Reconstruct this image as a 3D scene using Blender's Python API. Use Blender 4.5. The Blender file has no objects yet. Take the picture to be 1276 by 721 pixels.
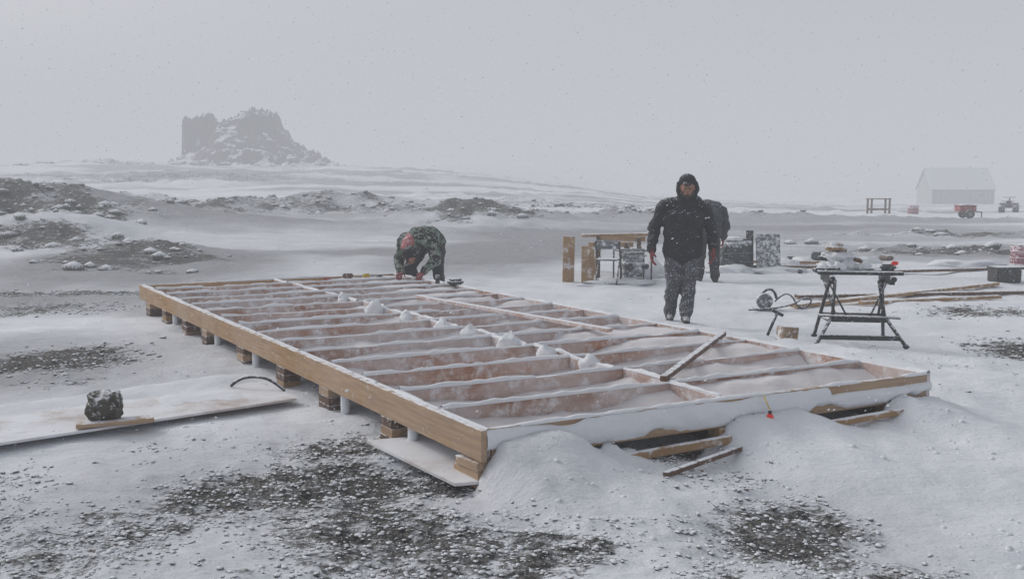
import bpy, bmesh, math, random
import numpy as np
from mathutils import Vector, Matrix, noise as mn
random.seed(7); rng=np.random.default_rng(5)
S=bpy.context.scene
S.view_settings.view_transform='Standard'
S.view_settings.look='None'
COL=S.collection

# ------------------------------------------------------------ noise
def _h(ix,iy,iz,seed):
    n=(ix.astype(np.int64)*374761393+iy.astype(np.int64)*668265263+iz.astype(np.int64)*1440670441+seed*974634777)&0xffffffff
    n=((n^(n>>13))*1274126177)&0xffffffff
    n=(n^(n>>16))&0xffffffff
    n=(n*2246822519)&0xffffffff
    return ((n^(n>>15))&0xffffff)/float(0xffffff)
def vn2(x,y,seed=0):
    x=np.asarray(x,float);y=np.asarray(y,float)
    ix=np.floor(x);iy=np.floor(y);fx=x-ix;fy=y-iy
    fx=fx*fx*(3-2*fx);fy=fy*fy*(3-2*fy);z=np.zeros_like(ix)
    a=_h(ix,iy,z,seed);b=_h(ix+1,iy,z,seed);c=_h(ix,iy+1,z,seed);d=_h(ix+1,iy+1,z,seed)
    return (a*(1-fx)+b*fx)*(1-fy)+(c*(1-fx)+d*fx)*fy
def fb2(x,y,seed=0,o=4,g=.5):
    s=0;a=1;t=0
    for i in range(o):
        s=s+a*vn2(x*2**i+i*17.3,y*2**i-i*9.1,seed+i);t+=a;a*=g
    return s/t
def vn3(x,y,z,seed=0):
    iz=np.floor(z);fz=z-iz;fz=fz*fz*(3-2*fz)
    ix=np.floor(x);iy=np.floor(y);fx=x-ix;fy=y-iy
    fx=fx*fx*(3-2*fx);fy=fy*fy*(3-2*fy)
    def L(k):
        a=_h(ix,iy,k,seed);b=_h(ix+1,iy,k,seed);c=_h(ix,iy+1,k,seed);d=_h(ix+1,iy+1,k,seed)
        return (a*(1-fx)+b*fx)*(1-fy)+(c*(1-fx)+d*fx)*fy
    return L(iz)*(1-fz)+L(iz+1)*fz
def sst(a,b,x):
    t=np.clip((x-a)/(b-a),0,1);return t*t*(3-2*t)

# ------------------------------------------------------------ materials
def N(nt,t,**k):
    n=nt.nodes.new(t)
    for a,b in k.items(): setattr(n,a,b)
    return n
def newmat(name):
    m=bpy.data.materials.new(name);m.use_nodes=True
    nt=m.node_tree;bs=nt.nodes['Principled BSDF'];return m,nt,bs
def mth(nt,op,a,b=None,clamp=False):
    n=N(nt,'ShaderNodeMath',operation=op);n.use_clamp=clamp
    for i,v in enumerate((a,b)):
        if v is None: continue
        if isinstance(v,(int,float)): n.inputs[i].default_value=v
        else: nt.links.new(v,n.inputs[i])
    return n.outputs[0]
def mixc(nt,f,a,b):
    n=N(nt,'ShaderNodeMix',data_type='RGBA')
    for s,v in ((n.inputs[0],f),(n.inputs[6],a),(n.inputs[7],b)):
        if isinstance(v,(int,float)): s.default_value=v
        elif isinstance(v,tuple): s.default_value=(*v,1)
        else: nt.links.new(v,s)
    return n.outputs[2]
def ramp(nt,x,a,b):
    n=N(nt,'ShaderNodeMapRange');n.interpolation_type='SMOOTHSTEP'
    nt.links.new(x,n.inputs[0]);n.inputs[1].default_value=a;n.inputs[2].default_value=b
    return n.outputs[0]
def noi(nt,vec,scale,detail=4,rough=.55,stretch=None):
    if stretch:
        mp=N(nt,'ShaderNodeMapping');mp.inputs['Scale'].default_value=stretch
        nt.links.new(vec,mp.inputs[0]);vec=mp.outputs[0]
    n=N(nt,'ShaderNodeTexNoise');n.inputs['Scale'].default_value=scale
    n.inputs['Detail'].default_value=detail;n.inputs['Roughness'].default_value=rough
    nt.links.new(vec,n.inputs['Vector']);return n.outputs[0]
SNOW=(.79,.81,.845)
def gmat(name,c1,c2,scale=6,stretch=None,rough=.8,snow=0,snow_up=.6,sscale=18,bump=.3,metal=0,rnd=0,dust=0,soft=.11):
    """two-tone weathered surface with wind-blown snow sticking to it"""
    m,nt,bs=newmat(name)
    tc=N(nt,'ShaderNodeTexCoord');vec=tc.outputs['Object']
    n1=noi(nt,vec,scale,5,.6,stretch)
    c=mixc(nt,ramp(nt,n1,.3,.7),c1,c2)
    if rnd:
        oi=N(nt,'ShaderNodeObjectInfo')
        hs=N(nt,'ShaderNodeHueSaturation');nt.links.new(c,hs.inputs['Color'])
        v=mth(nt,'ADD',mth(nt,'MULTIPLY',oi.outputs['Random'],rnd),1-rnd/2)
        nt.links.new(v,hs.inputs['Value']);c=hs.outputs[0]
    if snow>0:
        geo=N(nt,'ShaderNodeNewGeometry');sp=N(nt,'ShaderNodeSeparateXYZ')
        nt.links.new(geo.outputs['Normal'],sp.inputs[0])
        if dust:
            nd=noi(nt,geo.outputs['Position'],1.1,5,.65)
            c=mixc(nt,mth(nt,'MULTIPLY',ramp(nt,nd,.32,.62),dust),c,SNOW)
        ns=noi(nt,geo.outputs['Position'],sscale,5,.7)
        up=mth(nt,'MULTIPLY',mth(nt,'MAXIMUM',sp.outputs[2],0),snow_up)
        f=mth(nt,'ADD',mth(nt,'ADD',ns,up),snow-1)
        f=ramp(nt,f,-soft,soft)
        c=mixc(nt,f,c,SNOW)
    nt.links.new(c,bs.inputs['Base Color'])
    bs.inputs['Roughness'].default_value=rough;bs.inputs['Metallic'].default_value=metal
    if bump:
        b=N(nt,'ShaderNodeBump');b.inputs['Strength'].default_value=bump;b.inputs['Distance'].default_value=.01
        nt.links.new(n1,b.inputs['Height']);nt.links.new(b.outputs[0],bs.inputs['Normal'])
    return m
M={}
M['wood']=gmat('fresh_lumber',(.43,.26,.115),(.29,.16,.065),5,(.6,9,9),.7,snow=.29,snow_up=.25,sscale=11,rnd=.25,dust=.14)
M['joist']=gmat('snow_dusted_joist',(.42,.225,.14),(.28,.13,.075),4,(.7,7,7),.75,snow=.42,snow_up=.5,sscale=8,rnd=.3,dust=.50,soft=.15)
M['ply']=gmat('plywood',(.40,.26,.14),(.30,.18,.09),3,(1,6,1),.8,snow=.38,snow_up=.2,sscale=7)
M['plysnow']=gmat('snowy_plywood',(.48,.39,.34),(.38,.29,.24),2,(1,6,1),.85,snow=.39,snow_up=.13,sscale=2.5,dust=.9,soft=.18)
M['dwood']=gmat('dark_wet_wood',(.16,.09,.055),(.08,.05,.035),9,(1,5,5),.7,snow=.34,snow_up=.25)
M['bark']=gmat('dark_bark',(.10,.09,.07),(.03,.027,.022),9,(1,1,2),.9,snow=.35,snow_up=.14,sscale=22,bump=1)
M['black']=gmat('black_painted_steel',(.02,.02,.023),(.04,.04,.045),20,None,.45,snow=.32,snow_up=.3,sscale=30,bump=.05)
M['grey']=gmat('grey_metal',(.14,.15,.16),(.08,.085,.09),8,None,.5,snow=.42,snow_up=.35,sscale=14)
M['red']=gmat('red_paint',(.34,.03,.03),(.22,.02,.02),10,None,.5,snow=.38,snow_up=.35,sscale=14)
M['orange']=gmat('red_orange_plastic',(.85,.05,.03),(.75,.035,.02),10,None,.35,bump=0)
M['yellow']=gmat('yellow_web',(.6,.45,.05),(.5,.36,.04),10,None,.6,bump=0)
M['pink']=gmat('faded_pink_plastic',(.32,.10,.13),(.24,.08,.10),6,None,.6,snow=.4,snow_up=.4)
M['beige']=gmat('canvas_bag',(.36,.25,.15),(.24,.16,.1),9,None,.9,snow=.42,snow_up=.3)
M['tarp']=gmat('green_tarp',(.045,.06,.06),(.03,.04,.042),6,None,.6,snow=.34,snow_up=.4)
M['tyre']=gmat('rubber',(.02,.02,.02),(.035,.035,.035),10,None,.8,snow=.36,snow_up=.3)
M['stone']=gmat('stone',(.15,.14,.13),(.06,.057,.054),30,None,.9,snow=.36,snow_up=.36,sscale=30,bump=.5)
M['hutwall']=gmat('hut_wall',(.45,.49,.48),(.39,.43,.42),1,None,.8,snow=.3,snow_up=.3,sscale=2)
M['hutroof']=gmat('hut_roof',(.62,.64,.66),(.54,.56,.58),1,None,.8,snow=.5,snow_up=.5,sscale=2)
M['glass']=gmat('dark_glass',(.28,.3,.3),(.3,.32,.32),3,None,.3,bump=0)
def snowmat(name,col=SNOW,bs_=.5):
    m,nt,bs=newmat(name)
    geo=N(nt,'ShaderNodeNewGeometry');n=noi(nt,geo.outputs['Position'],14,6,.65)
    n2=noi(nt,geo.outputs['Position'],2.2,3)
    c=mixc(nt,n2,tuple(v*.88 for v in col),tuple(min(1,v*1.05) for v in col))
    nt.links.new(c,bs.inputs['Base Color']);bs.inputs['Roughness'].default_value=.9
    b=N(nt,'ShaderNodeBump');b.inputs['Strength'].default_value=bs_;b.inputs['Distance'].default_value=.02
    nt.links.new(n,b.inputs['Height']);nt.links.new(b.outputs[0],bs.inputs['Normal'])
    return m
M['snow']=snowmat('snow')
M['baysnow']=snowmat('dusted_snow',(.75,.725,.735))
m,nt,bs=newmat('snowflake')
df=N(nt,'ShaderNodeBsdfDiffuse');df.inputs[0].default_value=(.9,.91,.93,1)
tl_=N(nt,'ShaderNodeBsdfTranslucent');tl_.inputs[0].default_value=(.9,.91,.93,1)
mx=N(nt,'ShaderNodeMixShader');mx.inputs[0].default_value=.5
nt.links.new(df.outputs[0],mx.inputs[1]);nt.links.new(tl_.outputs[0],mx.inputs[2])
nt.links.new(mx.outputs[0],[n for n in nt.nodes if n.type=='OUTPUT_MATERIAL'][0].inputs['Surface'])
M['flake']=m

# ------------------------------------------------------------ helpers
def obj(name,me,mat=None,parent=None,smooth=False):
    o=bpy.data.objects.new(name,me);COL.objects.link(o)
    if mat: me.materials.append(M[mat] if isinstance(mat,str) else mat)
    if parent: o.parent=parent
    if smooth: me.polygons.foreach_set('use_smooth',[True]*len(me.polygons))
    return o
def empty(name,loc=(0,0,0),rz=0):
    o=bpy.data.objects.new(name,None);COL.objects.link(o);o.location=loc;o.rotation_euler=(0,0,rz);o.empty_display_size=.2
    return o
def bm_obj(name,bm,mat=None,parent=None,smooth=False):
    me=bpy.data.meshes.new(name);bm.to_mesh(me);bm.free();return obj(name,me,mat,parent,smooth)
def board(name,p0,p1,th,dp,mat,parent=None,warp=0,bev=.003,up=(0,0,1)):
    """plank whose TOP centreline runs p0->p1; th = thickness across, dp = depth down"""
    p0=Vector(p0);p1=Vector(p1);d=p1-p0;L=d.length;x=d.normalized();u=Vector(up)
    y=u.cross(x).normalized();z=x.cross(y)
    bm=bmesh.new();bmesh.ops.create_cube(bm,size=1)
    for v in bm.verts: v.co=Vector((v.co.x*L,v.co.y*th,(v.co.z-.5)*dp))
    if bev: bmesh.ops.bevel(bm,geom=bm.edges[:],offset=min(bev,th*.2,dp*.2),segments=1,affect='EDGES')
    o=bm_obj(name,bm,mat,parent)
    mtx=Matrix((x,y,z)).transposed().to_4x4();mtx.translation=(p0+p1)/2
    o.matrix_local=mtx
    return o
def tube(name,p0,p1,r,mat,parent=None,r1=None,seg=12):
    p0=Vector(p0);p1=Vector(p1);d=p1-p0
    bm=bmesh.new();bmesh.ops.create_cone(bm,cap_ends=True,segments=seg,radius1=r,radius2=r if r1 is None else r1,depth=d.length)
    bmesh.ops.bevel(bm,geom=[e for e in bm.edges if len(e.link_faces)==2 and any(len(f.verts)>4 for f in e.link_faces)],offset=min(r*.2,.01),segments=1,affect='EDGES')
    o=bm_obj(name,bm,mat,parent)
    q=d.to_track_quat('Z','Y');o.rotation_mode='QUATERNION';o.rotation_quaternion=q;o.location=(p0+p1)/2
    for p in o.data.polygons: p.use_smooth=len(p.vertices)<=4
    return o
def rbox(name,c,s,mat,parent=None,bev=.02,rot=(0,0,0),seg=2,noise=0):
    bm=bmesh.new();bmesh.ops.create_cube(bm,size=1)
    for v in bm.verts: v.co=Vector((v.co.x*s[0],v.co.y*s[1],v.co.z*s[2]))
    bmesh.ops.bevel(bm,geom=bm.edges[:],offset=min(bev,min(s)*.45),segments=seg,affect='EDGES')
    if noise:
        bmesh.ops.subdivide_edges(bm,edges=bm.edges[:],cuts=3,use_grid_fill=True)
        for v in bm.verts: v.co+=Vector(mn.noise_vector(v.co*5+Vector(c)))*noise
    o=bm_obj(name,bm,mat,parent,smooth=bool(noise));o.location=c;o.rotation_euler=rot;return o
def lump(name,c,s,mat,parent=None,seed=0,amp=.25,sub=3,freq=2.2):
    bm=bmesh.new();bmesh.ops.create_icosphere(bm,subdivisions=sub,radius=1)
    for v in bm.verts:
        k=1+amp*mn.noise(v.co*freq+Vector((seed*3.1,seed,0)))+amp*.4*mn.noise(v.co*freq*3+Vector((0,seed,5)))
        v.co=Vector((v.co.x*s[0],v.co.y*s[1],v.co.z*s[2]))*k
    o=bm_obj(name,bm,mat,parent,smooth=True);o.location=c;return o

# ------------------------------------------------------------ platform frame geometry (metres)
C0=np.array([-.149,5.48]);CL=np.array([-4.95,13.26]);CR=np.array([3.04,7.12])
U=(CL-C0);LU=np.linalg.norm(U);U=U/LU
V=(CR-C0);LV=np.linalg.norm(V);V=V/LV
ZT=.34
def P(a,b,z=ZT):
    q=C0+U*a+V*b;return (q[0],q[1],z)

# ------------------------------------------------------------ terrain
PATCH=[ # x,y,rx,ry,rot(deg),strength
(-1.35,5.5,1.35,.6,25,1.05),(-.75,4.75,.95,.85,0,.9),(-2.3,4.75,1.1,.95,0,1.05),(-.45,5.75,.6,.55,0,.95),(-1.1,6.4,.7,.35,30,.9),(-3.0,5.3,.8,.8,0,.8),(.15,4.5,.4,.5,0,.6),
(1.4,4.85,.5,.62,-10,1.05),(1.75,4.15,.55,.4,0,.9),(.9,4.25,.3,.25,0,.5),
(-4.6,9.5,1.15,1.1,10,1.15),(-4.0,8.6,.7,.6,30,.95),(-7.2,13.4,2.0,.75,5,1),(-8.3,15.4,3.0,.5,5,1.15),
(.85,6.05,.65,.3,27,1.2),(2.35,6.85,.6,.22,27,1.2),(1.1,5.6,.5,.25,20,.7),
(6.3,13.2,1.2,.7,0,1.1),(5.3,10.1,.6,.8,0,1),(7.6,10.6,1.3,.8,0,.8),(3.6,7.6,.5,.35,0,.5),(4.4,8.6,.6,.4,0,.45),(11.5,24,4.0,1.5,0,1.25),(14,31,5,1.2,0,.7),(7,27,3,.8,0,.6),
(-8,21.5,2.2,2.8,0,1.05),(-6.6,19.2,1.0,1.0,0,.8),(-17,30,7,3.6,10,1.25),(-12,26,3.4,1.8,-20,1.15),(-17,44,10,2.6,0,1.0),(-28,40,10,5,0,1.1),(-9,45,5,2.6,0,1.0),(-13,36,5,1.8,0,.95),(-22,52,10,2,0,.9),
(-1.5,38,3.4,2.8,-15,1.1),(3,55,6,3,0,.9),(-4,60,9,2.2,0,.75),(-25,62,14,3.5,0,.9),(6,75,12,2.5,0,.5),(18,60,8,2,0,.45),(-40,90,20,5,0,.75),(-5,100,16,3,0,.5),(4,44,4,2,0,.7),
(-5.5,17.6,1.8,.6,0,.8),(1.4,16.9,1.0,.5,0,.4),(-3.9,15.5,1.2,.5,0,.6)]
GREY=[(-.3,24.5,2.4,6.5,-14,1.5),(2.6,31,5,5,-30,1.4),(-7.6,20.5,3.4,4.6,0,1.4),(9,36,9,3.0,0,1.0),(-10,34,8,4.5,0,1.1),(-20,40,16,12,0,1.0),(-6.5,14.6,3,1.6,0,.9),(-4.6,9.4,1.8,1.6,0,.9),(-1.3,5.2,2.2,1.3,0,.45),(1.4,4.7,.8,.8,0,.4),(12,24,6,3,0,1.0),(-3.4,24,3,2.2,0,1.0)]
def pm(x,y,lst):
    B=np.zeros_like(x)
    for (cx,cy,rx,ry,ro,s) in lst:
        r=math.radians(ro);dx=x-cx;dy=y-cy
        a=(dx*math.cos(r)+dy*math.sin(r))/rx;b=(-dx*math.sin(r)+dy*math.cos(r))/ry
        B=np.maximum(B,s*np.clip(1.35-np.sqrt(a*a+b*b)*.95,0,1))
    return B
def plat(x,y):
    dx=x-C0[0];dy=y-C0[1];det=U[0]*V[1]-U[1]*V[0]
    a=(dx*V[1]-dy*V[0])/det;b=(U[0]*dy-U[1]*dx)/det
    return a,b
def terrain(x,y):
    x=np.asarray(x,float);y=np.asarray(y,float)
    r=np.hypot(x,y)
    B=pm(x,y,PATCH)
    wob=fb2(x*.9,y*.9,3,4)
    B=np.clip(B+(wob-.52)*1.5*(B>0),0,1.2)
    far=sst(22,45,r)
    left=sst(4,-6,x-y*.0)
    B=np.maximum(B,far*sst(.52-.06*left,.74,fb2(x*.035+3,y*.11,9,4))*.9*sst(260,120,r))
    B=np.maximum(B,.34*sst(.50,.75,fb2(x*.5,y*.8,19,3))*sst(18,10,r))
    Gm=np.clip(pm(x,y,GREY)+(fb2(x*.5,y*.5,31,3)-.5)*.6,0,1)*(pm(x,y,GREY)>0)
    Gm=np.maximum(Gm,.8*sst(.44,.64,fb2(x*.07,y*.2,37,4))*sst(14,30,r)*sst(300,100,r))
    z=(fb2(x*.35,y*.35,1,3)-.5)*.10*sst(1,6,r)*.7
    z=z+(fb2(x*1.6+y*.5,y*1.1-x*.3,2,4)-.5)*.10
    rd=1-np.abs(2*vn2(x*.9+y*1.3+fb2(x,y,17,2)*1.2,y*.5-x*.35,16)-1)
    z=z+rd**3*.05*sst(.40,.65,fb2(x*.3,y*.3,18,2))*sst(30,15,r)
    near=sst(26,12,r)
    cl=fb2(x*7+y*2,y*11,12,3);
    z=z+near*B*((cl-.5)*.08-.025)+near*(1-np.clip(B,0,1))*(fb2(x*4.5+y*1.5,y*6.5,14,3)-.5)*.034
    sx=(x+3.0)*.775+(y-7.3)*.63;sy=-(x+3.0)*.63+(y-7.3)*.775
    z=z-(z+.02)*.8*sst(1.75,1.35,np.abs(sx))*sst(.85,.6,np.abs(sy))
    a,b=plat(x,y)
    out=-a
    H=.27*sst(1.6,.35,b)*sst(-.12,.10,b)+.22*sst(1.45,1.85,b)*sst(2.7,1.95,b)+.22*sst(2.95,3.25,b)*sst(4.1,3.45,b)+.10*sst(2.0,2.3,b)*sst(3.3,2.9,b)
    W=.36+.24*vn2(b*2.6,b*0+3.,8)
    fall=np.where(out>0,.50*np.exp(-(out/(W*.6))**2)+.50*np.exp(-(out/(W*1.8))**2),sst(-.02,0,out))
    z=z+np.where((out>-.3),H*fall*(.72+.5*fb2(x*3.2,y*3.2,4,4)),0)
    z=np.where((a>-.1)&(a<LU+.1)&(b>-.1)&(b<LV+.1),np.minimum(z,.31),z)
    B=B*(1-np.clip(H*fall*5,0,1))
    z=z+.12*sst(3.7,4.3,b)*sst(6.0,4.6,b)*sst(-.5,.5,a)*sst(7,3,a)
    def g(cx,cy,rx,ry,h): return h*np.exp(-(((x-cx)/rx)**2+((y-cy)/ry)**2))
    z=z+g(-19,33,9,4,1.75)+g(-30,42,12,6,1.5)+g(-8.2,22.5,1.8,1.4,.32)+g(-1.5,39,3.2,2.4,.65)+g(-9,47,6,3,.7)+g(9,42,9,4,.3)+g(-5,33,4,2.5,.25)+g(-13,28,2.5,1.2,.55)+g(-22,54,10,3,.6)
    A=1-sst(-25,27,x-(y-150)*.05)
    z=z+3.75*sst(32,150,y)*A*np.where(y>0,1,0)
    z=z+(fb2(x*.04,y*.06,21,4)-.5)*1.6*sst(25,90,r)*(.35+.65*A)
    z=z+(fb2(x*.22,y*.35,22,3)-.5)*(.42+.35*left)*sst(20,50,r)
    z=z-1.15*sst(45,108,y)*sst(2,26,x)-.95*sst(108,150,y)*sst(20,50,x)
    z=z+11*sst(200,380,y)*(.55+.75*fb2(x*.006+1,y*.004,40,3))*(1-.35*A)
    z=z+far*B*(fb2(x*1.2,y*1.2,33,3)-.4)*.75+sst(20,26,r)*sst(60,40,r)*B*(fb2(x*3.2,y*3.2,34,3)-.45)*.28
    return z,np.clip(B,0,1.2),Gm
def ring():
    r=[.4]
    while r[-1]<1600: r.append(r[-1]*(1.0072 if r[-1]<60 else 1.013)+.002)
    return np.array(r)
R=ring()
fine=np.radians(np.arange(-43,43.01,.26))
rest=np.radians(np.linspace(43,317,64)[1:-1])
TH=np.concatenate([fine,rest]);nT=len(TH);nR=len(R)
rr,tt=np.meshgrid(R,TH,indexing='ij')
X=(rr*np.sin(tt)).ravel();Y=(rr*np.cos(tt)).ravel()
Z,Bm,Gm=terrain(X,Y)
X=np.append(X,0.);Y=np.append(Y,0.);Z=np.append(Z,0.);Bm=np.append(Bm,0.);Gm=np.append(Gm,0.)
i=np.arange(nR-1)[:,None];j=np.arange(nT)[None,:];j2=(j+1)%nT
q=np.stack([(i*nT+j),(i*nT+j2),((i+1)*nT+j2),((i+1)*nT+j)],-1).reshape(-1,4)[:, ::-1]
tri=np.stack([np.full(nT,nR*nT),(np.arange(nT)+1)%nT,np.arange(nT)],-1)
me=bpy.data.meshes.new('ground')
nv=len(X);me.vertices.add(nv);me.vertices.foreach_set('co',np.stack([X,Y,Z],-1).ravel())
nl=q.size+tri.size;me.loops.add(nl);me.loops.foreach_set('vertex_index',np.concatenate([q.ravel(),tri.ravel()]).astype(np.int32))
nf=len(q)+len(tri);me.polygons.add(nf)
me.polygons.foreach_set('loop_start',np.concatenate([np.arange(len(q))*4,q.size+np.arange(len(tri))*3]).astype(np.int32))
me.update(calc_edges=True)
me.polygons.foreach_set('use_smooth',[True]*len(me.polygons))
for nm,arr in (('bare',Bm),('greyed',Gm)):
    at=me.attributes.new(nm,'FLOAT','POINT');at.data.foreach_set('value',arr.astype(np.float32))
m,nt,bs=newmat('snow_and_gravel')
geo=N(nt,'ShaderNodeNewGeometry');pos=geo.outputs['Position']
ab=N(nt,'ShaderNodeAttribute',attribute_name='bare').outputs['Fac']
ag=N(nt,'ShaderNodeAttribute',attribute_name='greyed').outputs['Fac']
c1=noi(nt,pos,7,5,.7,(.8,1.5,1));c2=noi(nt,pos,28,4,.7,(.8,1.3,1));c3=noi(nt,pos,.9,4,.6,(.6,1.6,1));c4=noi(nt,pos,.16,4,.6,(.5,1.6,1));c5=noi(nt,pos,1.6,5,.7,(.6,1.8,1))
det=mth(nt,'ADD',mth(nt,'ADD',mth(nt,'MULTIPLY',c1,.45),mth(nt,'MULTIPLY',c2,.35)),mth(nt,'MULTIPLY',c5,.20))
f=mth(nt,'ADD',mth(nt,'MULTIPLY',ab,.48),mth(nt,'SUBTRACT',mth(nt,'MULTIPLY',det,1.8),1.27))
bare=ramp(nt,f,.0,.17);bare=mth(nt,'MULTIPLY',bare,ramp(nt,ab,.02,.2))
gcol=mixc(nt,ramp(nt,c2,.35,.65),(.075,.070,.066),(.23,.215,.20))
vor=N(nt,'ShaderNodeTexVoronoi');vor.inputs['Scale'].default_value=45;nt.links.new(pos,vor.inputs['Vector'])
gcol=mixc(nt,ramp(nt,vor.outputs['Distance'],.25,.7),gcol,(.04,.04,.038))
scol=mixc(nt,ramp(nt,c3,.3,.7),(.73,.755,.80),(.83,.85,.885))
scol=mixc(nt,mth(nt,'MULTIPLY',ramp(nt,c4,.45,.7),.25),scol,(.56,.575,.61))
scol=mixc(nt,mth(nt,'MULTIPLY',ag,mth(nt,'ADD',.58,mth(nt,'MULTIPLY',c1,.55))),scol,(.24,.245,.26))
c=mixc(nt,bare,scol,gcol);nt.links.new(c,bs.inputs['Base Color']);bs.inputs['Roughness'].default_value=.9
b=N(nt,'ShaderNodeBump');b.inputs['Strength'].default_value=.7;b.inputs['Distance'].default_value=.04
nt.links.new(mth(nt,'ADD',mth(nt,'MULTIPLY',c1,.9),mth(nt,'MULTIPLY',c2,mth(nt,'ADD',.28,mth(nt,'MULTIPLY',bare,1.0)))),b.inputs['Height'])
nt.links.new(b.outputs[0],bs.inputs['Normal'])
ground=obj('ground',me,m)
def gz(x,y):
    return float(terrain(np.array([x]),np.array([y]))[0][0])

# ------------------------------------------------------------ loose stones
def ico(sub):
    b=bmesh.new();bmesh.ops.create_icosphere(b,subdivisions=sub,radius=1)
    v=np.array([v.co[:] for v in b.verts]);f=np.array([[x.index for x in g.verts] for g in b.faces]);b.free();return v,f
ICO={k:ico(k) for k in(1,2,3)}
def fastmesh(name,co,fa):
    me=bpy.data.meshes.new(name);me.vertices.add(len(co));me.vertices.foreach_set('co',np.ascontiguousarray(co,dtype=np.float32).ravel())
    k=fa.shape[1];me.loops.add(fa.size);me.loops.foreach_set('vertex_index',fa.astype(np.int32).ravel())
    me.polygons.add(len(fa));me.polygons.foreach_set('loop_start',(np.arange(len(fa))*k).astype(np.int32));me.update(calc_edges=True);return me
def stones(name,n,reg,smin,smax,mat,thr=.35,clump=None):
    bv,bf=ICO[1]
    px=rng.uniform(reg[0],reg[1],n*6);py=rng.uniform(reg[2],reg[3],n*6)
    z,B,_=terrain(px,py)
    if clump: a,b=plat(px,py);k=(fb2(px*1.7,py*1.7,clump,3)>.55)&~((a>-.05)&(a<LU)&(b>-.1)&(b<LV+.1))
    else: k=B+(fb2(px*7+py*2,py*11,12,3)-.5)*1.0>thr+rng.uniform(0,.5,len(px))
    px,py,z=px[k][:n],py[k][:n],z[k][:n];n=len(px)
    s=smin+(smax-smin)*rng.random(n)**3
    vv=bv[None]*(1+.35*(rng.random((n,len(bv),1))-.5))*s[:,None,None]
    vv=vv*np.stack([rng.uniform(.8,1.5,n),rng.uniform(.7,1.2,n),rng.uniform(.4,.8,n)],-1)[:,None,:]
    an=rng.uniform(0,6.28,n);ca,sa=np.cos(an)[:,None],np.sin(an)[:,None]
    x=vv[:,:,0]*ca-vv[:,:,1]*sa;y=vv[:,:,0]*sa+vv[:,:,1]*ca
    co=np.stack([x+px[:,None],y+py[:,None],vv[:,:,2]+z[:,None]+s[:,None]*.1],-1).reshape(-1,3)
    fa=(bf[None]+(np.arange(n)*len(bv))[:,None,None]).reshape(-1,3)
    return obj(name,fastmesh(name,co,fa),mat)
stones('gravel',9000,(-3.6,2.9,3.6,7.2),.004,.018,'stone')
stones('gravel',4000,(-9.5,9,7.5,16),.01,.03,'stone')
stones('boulders',2000,(-40,14,18,60),.04,.22,'stone',.5)
stones('snow_clods',1300,(-4.5,4.5,3.6,10),.004,.020,'snow',0,44)

# ------------------------------------------------------------ castle rock
def castle():
    xs=np.arange(-64,-22,.2);ys=np.arange(150,182,.2)
    gx,gy=np.meshgrid(xs,ys,indexing='ij')
    tx=[-64,-57,-55.4,-55.0,-54,-53.2,-51.5,-50.6,-49.6,-49.2,-48.2,-47.4,-46.2,-45,-43,-41.5,-40,-39.3,-38.2,-37,-35,-32,-28,-22]
    tz=[2.5,3.4,4.2,10.9,11.6,11.2,12.2,11.9,11.4,10.0,9.6,10.7,11.3,12.3,13.1,12.4,12.2,10.2,9.0,7.8,6.2,4.6,3.3,2.0]
    wx=gx+(vn2(gx*.8,gy*.8,5)-.5)*1.8+(vn2(gx*2.2,gy*.6,55)-.5)*1.1;wy=gy+(vn2(gx*.45,gy*.3,6)-.5)*5.0+(np.round(vn2(gx*1.4,gy*.4,61)*4)/4-.5)*2.4
    top=np.interp(wx,tx,tz)+(np.round(vn2(gx*1.1,gy*.9,7)*4)/4-.5)*2.1+(fb2(gx*1.9,gy*1.5,70,3)-.5)*2.0
    back=sst(181,174,gy)
    tal=2.9+(gy-152)*.30*np.exp(-((gx+46)/9.5)**2)
    tal=tal+(fb2(gx*.5,gy*.5,71,4)-.5)*1.3
    cl=sst(166.2,167.0,wy)
    cone=sst(-50.5,-47.5,gx)*sst(-41.0,-45,gx)
    tal=tal+cone*np.clip(gy-156,0,10)*.55
    st=vn2(gx*.6+5,gy*.45,75)
    rocky=sst(-45,-41,gx)*(np.round(st*6)/6)*4.2*sst(154,161,gy)*sst(-29,-38,gx)+sst(-41,-44,gx)*(np.round(vn2(gx*.9,gy*.6,76)*4)/4)*1.1*(1-cone)*sst(156,162,gy)
    z=np.minimum(top,tal+rocky)*(1-cl)+np.maximum(np.minimum(top,tal+rocky),top)*cl
    z=z*back+(1-back)*1.0
    edge=sst(-64,-60,gx)*sst(-22,-27,gx)*sst(150,153,gy)
    z=z*edge-2*(1-edge)
    n,mm=gx.shape
    vs=np.stack([gx,gy,z],-1).reshape(-1,3)
    i=np.arange(n-1)[:,None];j=np.arange(mm-1)[None]
    q=np.stack([i*mm+j,(i+1)*mm+j,(i+1)*mm+j+1,i*mm+j+1],-1).reshape(-1,4)
    me=fastmesh('rock_outcrop',vs,q)
    m,nt,bs=newmat('castle_rock')
    geo=N(nt,'ShaderNodeNewGeometry');pos=geo.outputs['Position']
    n1=noi(nt,pos,.9,6,.7,(1.6,1.6,.5));n2=noi(nt,pos,.35,5,.65)
    c=mixc(nt,ramp(nt,n1,.35,.65),(.075,.06,.052),(.014,.013,.012))
    sp=N(nt,'ShaderNodeSeparateXYZ');nt.links.new(geo.outputs['Normal'],sp.inputs[0])
    f=mth(nt,'ADD',mth(nt,'MULTIPLY',sp.outputs[2],1.0),mth(nt,'ADD',mth(nt,'MULTIPLY',n1,.8),mth(nt,'MULTIPLY',n2,.8)))
    c=mixc(nt,ramp(nt,f,1.52,1.70),c,SNOW);nt.links.new(c,bs.inputs['Base Color']);bs.inputs['Roughness'].default_value=.9
    obj('rock_outcrop',me,m)
castle()
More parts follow.
